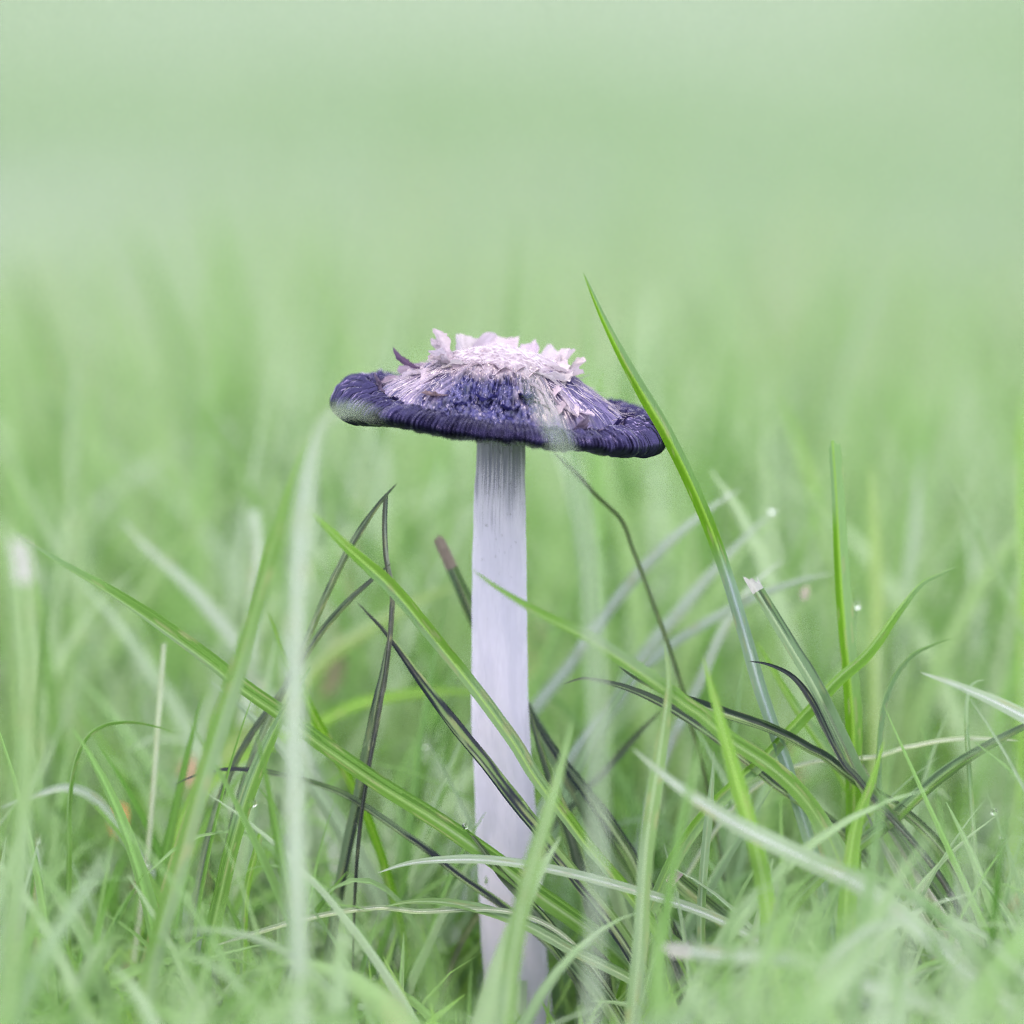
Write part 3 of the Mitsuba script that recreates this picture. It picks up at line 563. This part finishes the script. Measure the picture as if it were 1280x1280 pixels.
     [[50.4,28.5,105.1],[47.4,28.2,103.2],[43.5,27.7,99.5],[39.0,26.7,92.7],[35.4,25.6,84.6],[24.5,21.6,57.0],[16.4,17.6,-3.0]]),
    ('pale blurred blade leaning down right in the left background', 'grass blade', 'glaucpale', 3.37, 'tip', (0, 0), 0, 0.5, None,
     [[-75.1,69.1,107.0],[-69.8,68.4,101.4],[-63.6,67.6,95.8],[-57.5,66.7,89.3],[-50.6,65.3,79.4],[-36.5,60.2,53.8],[-27.7,53.4,-3.0]]),
    ('blurred blade with a rounded pale tip in the left background', 'grass blade', 'glaucpale', 3.07, 'cut', (0, 0), 0, 0.5, None,
     [[-49.4,69.3,108.3],[-48.8,68.3,100.7],[-49.4,66.8,90.0],[-50.3,64.8,76.4],[-52.1,61.9,46.6],[-53.3,61.0,-3.0]]),
    ('yellow green blurred blade sweeping up right behind the dark stalks', 'grass blade', 'yellow', 3.68, 'tip', (20, 0), 0, 0.5, None,
     [[-10.0,67.4,94.6],[-18.4,66.9,91.3],[-27.6,66.2,86.2],[-35.3,65.5,81.2],[-42.9,64.4,73.3],[-62.4,61.8,50.8],[-78.4,59.9,-3.0]]),
    ('level green blurred blade behind the ink-stained blade left of the stem', 'grass blade', 'bright', 2.38, 'tip', (0, 0), 0, 0.5, None,
     [[0.0,34.9,78.8],[-10.4,35.0,79.3],[-19.3,34.9,78.8],[-28.3,34.6,77.1],[-35.7,34.1,73.4],[-60.3,33.0,56.9],[-82.7,32.9,-3.0]]),
    ('blurred pale blade leaning left in front at the right edge', 'grass blade', 'glaucpale', 3.05, 'tip', (0, 0), 0, 0.5, None,
     [[70.9,-28.6,93.9],[77.8,-30.0,91.6],[86.0,-31.5,88.1],[95.4,-35.2,83.1],[119.6,-43.4,67.8],[149.6,-50.8,-3.0]]),
    ('thin upright stalk with a frayed pale top behind the upright cut blade', 'grass blade', 'green', 1.16, 'cut', (0, 0), 0, 0.5, None,
     [[61.9,13.9,102.1],[61.9,12.8,94.2],[61.4,11.6,85.6],[60.7,10.0,74.1],[59.7,9.5,44.5],[59.8,13.2,-3.0]]),
    ('pale green blade lying slanted above the ink-stained level blade at the left', 'grass blade', 'glaucpale', 2.02, 'tip', (0, 0), 0, 0.5, None,
     [[-92.4,2.5,63.7],[-85.1,2.8,66.3],[-80.1,3.0,67.3],[-75.2,4.6,64.8],[-70.9,4.8,58.9],[-55.9,5.6,36.2],[-46.2,6.3,-3.0]]),
    ('green grass blade leaning steeply right of the pale straw stalk', 'grass blade', 'green', 2.81, 'tip', (20, 0), 0, 0.5, None,
     [[-35.1,-18.6,93.6],[-40.1,-19.7,85.3],[-44.7,-21.1,75.6],[-48.1,-22.5,65.8],[-50.9,-24.0,54.7],[-55.1,-28.0,32.9],[-56.8,-32.0,-3.0]]),
]
hero_points = []
for i, (label, cat, tint, width, tip, tw, ink, fold, part, pts) in enumerate(BLADES):
    tint, under = tint if isinstance(tint, tuple) else (tint, None)
    key = numbered('grass_blade' if cat == 'grass blade' else 'withered_blade')
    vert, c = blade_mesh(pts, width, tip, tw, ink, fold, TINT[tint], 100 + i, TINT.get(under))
    rows, cols = vert.shape[:2]
    hero_points.append(vert.reshape(-1, 3)[::5])
    cut = 0
    if part:
        cut = {'withered tip': 7, 'white torn tip': 3, 'pinkish cut tip': 4, 'cream cut end': 6}.get(part, 8)
        tipcol = {'withered tip': (0.26, 0.21, 0.19), 'pinkish cut tip': (0.46, 0.36, 0.41)}.get(part, (0.50, 0.50, 0.50))
        m = meshkit.fbm(vert[: cut + 1] * 1500, 2, i)
        pv = vert[: cut + 1].copy()
        scene[key + '__tip'] = mikit.ply((pv.reshape(-1, 3), grid_faces(cut + 1, cols)), 'grass_leaf', smooth=True, color=np.clip(np.asarray(tipcol) * (0.7 + 0.6 * m[..., None]), 0, 0.9).reshape(-1, 3))
        tag(key + '__tip', part)
    leaf = vert[cut:]
    skin = 'wet_leaf' if ink > 0.3 else 'grass_leaf'
    far_off = abs(np.mean([q[1] for q in pts[:-2]]) + 8) > 22                # well before or behind the mushroom
    scene[key + ('__leaf' if part else '')] = soft_leaf(leaf.reshape(-1, 3), grid_faces(rows - cut, cols), np.clip(c[cut:], 0, 0.9).reshape(-1, 3), 0.2 if far_off else 0.8, skin)
    tag(key, label, cat, 'single grass blades around the mushroom')

# ---------------------------------------------------------------- the lawn: nobody could count it
rng = np.random.default_rng(2024)


def lawn(n, xs, ys, segs, cols, keep, widths, heights, tints, spread=1.0, motley=0.22):
    """n blades rooted in the rectangle xs x ys, where keep(x, y) says which stay and gives each a height factor"""
    x, y = rng.uniform(*xs, n), rng.uniform(*ys, n)
    hf = keep(x, y)
    ok = rng.random(n) < np.where(hf > 0, 1, 0)
    x, y, hf = x[ok], y[ok], hf[ok]
    n = len(x)
    L = heights[0] * np.clip(np.exp(rng.normal(0, heights[1], n)), 0.4, 1.45) * hf
    W = rng.uniform(*widths, n)
    az = rng.uniform(0, 2 * np.pi, n)
    lean0 = np.abs(rng.normal(0, 0.24, n)) * spread
    bend = np.abs(rng.normal(0.45, 0.5, n)) * spread * np.clip(L / 0.07, 0.5, 1.6)
    roll = rng.uniform(0, 2 * np.pi, n)
    v = np.linspace(0, 1, segs + 1)
    lean = np.clip(lean0[:, None] + bend[:, None] * v[None, :] ** 1.6, 0, 2.5)
    ds = L[:, None] / segs
    hor = np.concatenate([np.zeros((n, 1)), np.cumsum(np.sin(lean[:, :-1]) * ds, 1)], 1)
    ver = np.concatenate([np.zeros((n, 1)), np.cumsum(np.cos(lean[:, :-1]) * ds, 1)], 1)
    wig = (rng.normal(0, 0.10, n) * L)[:, None] * v**2
    ca, sa = np.cos(az)[:, None], np.sin(az)[:, None]
    mid = np.stack([x[:, None] + hor * ca - wig * sa, y[:, None] + hor * sa + wig * ca, ver - 0.003], -1)
    path = ((np.abs(mid[..., 0] - 0.002) < 0.020) & (mid[..., 1] < -0.006) & (mid[..., 2] > 0.031 - 0.215 * mid[..., 1])).any(1) & (rng.random(n) < np.where((mid[..., 2] > 0.062 - 0.2 * mid[..., 1]).any(1), 1.0, np.where(y > -0.2, 0.93, 0.6)))   # the mushroom stands in a small clearing
    mid, roll, W, x, y = mid[~path], roll[~path], W[~path], x[~path], y[~path]
    n = len(x)
    d = np.gradient(mid, axis=1)
    d /= np.linalg.norm(d, axis=2, keepdims=True)
    ref = np.stack([np.cos(roll), np.sin(roll), 0 * roll], -1)[:, None] + 0 * d
    b = ref - d * (ref * d).sum(-1, keepdims=True)
    b /= np.linalg.norm(b, axis=2, keepdims=True) + 1e-9
    nn = np.cross(b, d)
    prof = np.minimum(1, ((1 - v) / 0.55 + 0.015) ** 0.7) * (0.65 + 0.35 * np.minimum(1, v / 0.25))
    u = np.linspace(-1, 1, cols)
    w = (W[:, None] * prof / 2)[..., None, None]
    keel = (np.abs(u) * 0.55 if cols > 2 else 0 * u)[None, None, :, None]
    vert = mid[:, :, None] + b[:, :, None] * u[None, None, :, None] * w + nn[:, :, None] * keel * w
    f1 = grid_faces(segs + 1, cols)
    f = (f1[None] + (np.arange(n) * (segs + 1) * cols)[:, None, None]).reshape(-1, 3)
    k = 16 if motley > 0.1 else 2.2
    clump = meshkit.fbm(np.stack([x * k, y * k, 0 * x], -1), 3, 61)
    pick = np.clip(rng.normal(0, motley, n) + (clump - 0.5) * (1.0 if motley > 0.1 else 2.2) + 0.5, 0, 0.999)
    tint = np.asarray(tints)[(pick * len(tints)).astype(int)] * rng.uniform(1 - 0.45 * motley, 1 + 0.45 * motley, n)[:, None]
    dry = rng.random(n) < 0.006
    tint[dry] = (0.34, 0.33, 0.19)
    c = np.repeat(tint[:, None], (segs + 1) * cols, 1).reshape(-1, 3)
    if cols > 2:
        streaks = 1 + 0.28 * (np.abs(u) < 0.3) - 0.1 * (np.abs(np.abs(u) - 0.5) < 0.2)
        c = c * np.tile(streaks, n * (segs + 1))[:, None]
    return vert.reshape(-1, 3), f, np.clip(c, 0, 0.9)


GREENS = [(0.10, 0.235, 0.045), (0.14, 0.29, 0.065), (0.18, 0.335, 0.11), (0.22, 0.365, 0.165), (0.265, 0.39, 0.225), (0.31, 0.42, 0.29)]
UNDER = [(0.16, 0.315, 0.055), (0.19, 0.345, 0.085), (0.21, 0.36, 0.115)]
FRONT = [(0.12, 0.25, 0.065), (0.165, 0.295, 0.105), (0.21, 0.33, 0.155), (0.25, 0.36, 0.215), (0.295, 0.395, 0.28)]
BEHIND = [(0.09, 0.20, 0.045), (0.14, 0.27, 0.08), (0.20, 0.325, 0.135), (0.25, 0.36, 0.21), (0.29, 0.39, 0.28)]
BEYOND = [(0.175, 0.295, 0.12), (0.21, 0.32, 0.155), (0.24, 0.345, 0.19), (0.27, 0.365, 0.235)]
SKY_SHEEN = [(0.215, 0.33, 0.185), (0.245, 0.35, 0.225), (0.27, 0.365, 0.255), (0.285, 0.375, 0.28), (0.305, 0.39, 0.305)]  # pale far blades: the sky's grazing sheen is put into their colour


def short_round_mushroom(x, y):
    """the turf is thin and short just before and beside the mushroom"""
    path = (np.abs(x + 0.002) < 0.042) & (y < 0.004) & (y > -0.50)
    rootstock = np.hypot(x - 0.003, y) < 0.009
    h = np.where(path, 0.97, 1.0)
    h = h * (0.75 + 0.5 * meshkit.fbm(np.stack([x * 14, y * 14, 0 * x], -1), 2, 62))
    return np.where(rootstock, 0, h)


chunks = [
    lawn(2100, (-0.16, 0.16), (-0.07, 0.12), 14, 5, short_round_mushroom, (0.0018, 0.0044), (0.064, 0.32), GREENS, 1.9),
    lawn(3200, (-0.16, 0.16), (-0.09, 0.16), 7, 3, short_round_mushroom, (0.0016, 0.0034), (0.032, 0.30), UNDER),
    lawn(1300, (-0.16, 0.16), (-0.40, -0.07), 12, 3, short_round_mushroom, (0.0026, 0.0056), (0.077, 0.16), FRONT, 2.0),
    lawn(3000, (-0.16, 0.16), (-0.58, -0.09), 6, 3, short_round_mushroom, (0.0022, 0.0040), (0.040, 0.30), UNDER),
    lawn(420, (-0.12, 0.12), (-0.46, -0.22), 14, 3, short_round_mushroom, (0.0028, 0.0056), (0.112, 0.14), FRONT, 1.5),
    lawn(2000, (-0.22, 0.22), (0.08, 0.40), 10, 3, short_round_mushroom, (0.0026, 0.0056), (0.094, 0.34), BEHIND, 0.8),
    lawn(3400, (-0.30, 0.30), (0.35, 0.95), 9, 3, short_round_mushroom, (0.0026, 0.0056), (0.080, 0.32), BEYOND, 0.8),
    lawn(6000, (-0.30, 0.30), (0.12, 0.95), 6, 3, short_round_mushroom, (0.0026, 0.0046), (0.052, 0.25), UNDER),
    lawn(3600, (-0.50, -0.16), (-0.5, 0.4), 6, 3, short_round_mushroom, (0.0020, 0.0045), (0.072, 0.30), FRONT),
    lawn(3600, (0.16, 0.50), (-0.5, 0.4), 6, 3, short_round_mushroom, (0.0020, 0.0045), (0.072, 0.30), FRONT),
    lawn(20000, (-0.65, 0.65), (0.75, 2.6), 5, 2, short_round_mushroom, (0.0028, 0.0060), (0.062, 0.28), SKY_SHEEN, 1.0, 0.05),
    lawn(32000, (-1.3, 1.3), (2.6, 6.5), 4, 2, short_round_mushroom, (0.006, 0.011), (0.062, 0.25), SKY_SHEEN, 1.0, 0.05),
    lawn(26000, (-2.8, 2.8), (6.5, 15.0), 3, 2, short_round_mushroom, (0.011, 0.022), (0.062, 0.25), SKY_SHEEN, 1.0, 0.05),
]
for k, (v, f, c) in enumerate(chunks):
    shape = soft_leaf(v, f, c, 0.12 if k > 1 else 0.55)
    scene[f'lawn_grass__{k + 1:03d}'] = shape
tag('lawn_grass', 'soft green lawn grass filling the ground and blurring into the background', 'grass', kind='stuff')

# ---------------------------------------------------------------- small things caught in the grass
tree = cKDTree(np.vstack(hero_points + [chunks[0][0], chunks[1][0]]))
allp = tree.data
ball = trimesh.creation.icosphere(3)
DROPS = [
    (-39.9, -12.9, 47.8, 0.80, 'near the narrow pale level blade at the lower left'),
    (86.1, -1.7, 70.0, 0.70, 'at the right edge, uppermost and leftmost of the small sparkling ones there'),
    (78.7, -2.7, 63.0, 0.60, 'at the right, left of the slanting pale blur'),
    (87.9, -2.8, 61.9, 0.55, 'at the right edge, just under the uppermost sparkling one'),
    (77.3, -14.6, 50.1, 0.90, 'as the largest bright bead of the lower right corner'),
    (81.7, -13.0, 47.2, 0.60, 'in the lower right corner, below the largest bright bead'),
    (84.1, -11.8, 48.1, 0.50, 'in the lower right corner, right of the largest bright bead'),
    (62.2, -2.9, 54.1, 0.60, 'low between the pale dry white blade and the slim upright blade'),
    (40.2, -15.7, 64.0, 0.60, 'beside the slim upright light green blade'),
    (-25.7, -21.7, 35.2, 0.50, 'at the very bottom, left of the stem foot'),
    (-42.0, -22.1, 68.5, 0.90, 'on the large pale arching blade near its middle'),
    (-24.4, -4.9, 61.4, 0.50, 'near the long slanting blade, left of the stem foot'),
    (-85.6, -2.7, 62.7, 0.50, 'on the split top of the pale upright blade at the bottom left'),
    (-64.5, -6.0, 53.6, 0.70, 'on a bent blade tip beside the straw coloured stalk'),
    (-14.0, 23.7, 71.1, 1.00, 'blurred in the grass left of the stem'),
    (56.4, 49.4, 110.3, 0.70, 'as the big soft blurred one above the stiff folded blade'),
    (-56.2, -6.1, 45.6, 0.50, 'in the lower left, between two nearly level pale blades'),
    (-8.7, -22.1, 68.9, 0.60, 'as a bright bead at the left edge of the lower stem'),
    (70.6, 17.5, 98.6, 0.90, 'blurred at the right, on the blade that curves up with a torn edge'),
    (41.5, 15.3, 119.1, 0.40, 'small, beside the upper end of the slanting blurred blades'),
]
for x, y, z, rad, where in DROPS:
    at = allp[tree.query([x / 1000, y / 1000, z / 1000])[1]]
    key = numbered('dew_drop')
    v = np.array(ball.vertices) * [1, 1, 0.88]
    scene[key] = mikit.ply((v * rad / 1000 + at + [0, 0, rad * 0.55 / 1000], np.array(ball.faces)), 'dew_water', smooth=True)
    tag(key, 'dew drop ' + where, 'dew drop', 'dew drops on the grass')


def scrap(at, size, tint, seed, label, cat):
    rs = np.random.default_rng(seed)
    n = 15
    u, v = np.meshgrid(np.linspace(-1, 1, n), np.linspace(-1, 1, n), indexing='ij')
    rr = np.sqrt(1 - 0.5 * v**2)
    x, y = u * np.sqrt(np.clip(1 - v**2 * 0.85, 0, 1)) * 0.62, v
    q = np.stack([x, y, 0.35 * x**2 - 0.25 * y**2 + 0 * rr], -1)
    q += (meshkit.fbm(q * 1.8 + seed, 3, seed)[..., None] - 0.5) * 0.5
    rot = trimesh.transformations.euler_matrix(*rs.uniform(-0.9, 0.9, 3))[:3, :3] @ trimesh.transformations.rotation_matrix(1.1, [1, 0, 0])[:3, :3]
    c = np.asarray(tint) * (0.6 + 0.8 * meshkit.fbm(q * 3, 3, seed + 1))[..., None]
    key = numbered('leaf_scrap')
    scene[key] = mikit.ply(((q.reshape(-1, 3) @ rot.T) * size / 1000 + np.asarray(at) / 1000, grid_faces(n, n)), 'grass_leaf', smooth=True, color=np.clip(c, 0, 0.9).reshape(-1, 3))
    tag(key, label, cat)


SCRAPS = [
    ([-73.2, 31.6, 55.4], 3.2, (0.5, 0.33, 0.15), 'small orange scrap of fallen leaf caught in the grass at the lower left'),
    ([-60.4, 42.8, 63.1], 3.6, (0.4, 0.3, 0.22), 'pinkish brown scrap of dead leaf behind the level ink-stained blade'),
    ([-34.7, 84.8, 74.8], 5.0, (0.28, 0.26, 0.17), 'dull brown dead leaf far behind the stem in the grass'),
    ([-66.4, 39.3, 38.4], 6.5, (0.36, 0.28, 0.24), 'grey brown dead leaf low in the grass at the lower left'),
    ([-68.1, 17.9, 29.9], 6.0, (0.45, 0.27, 0.2), 'reddish brown dead leaf at the bottom left among the blades'),
    ([54.2, 32.6, 98.2], 1.3, (0.45, 0.4, 0.36), 'tiny pale fleck caught in the grass beside the stiff folded blade'),
]
for k, a in enumerate(SCRAPS):
    scrap(a[0], a[1], a[2], 300 + k, a[3], 'leaf scrap')
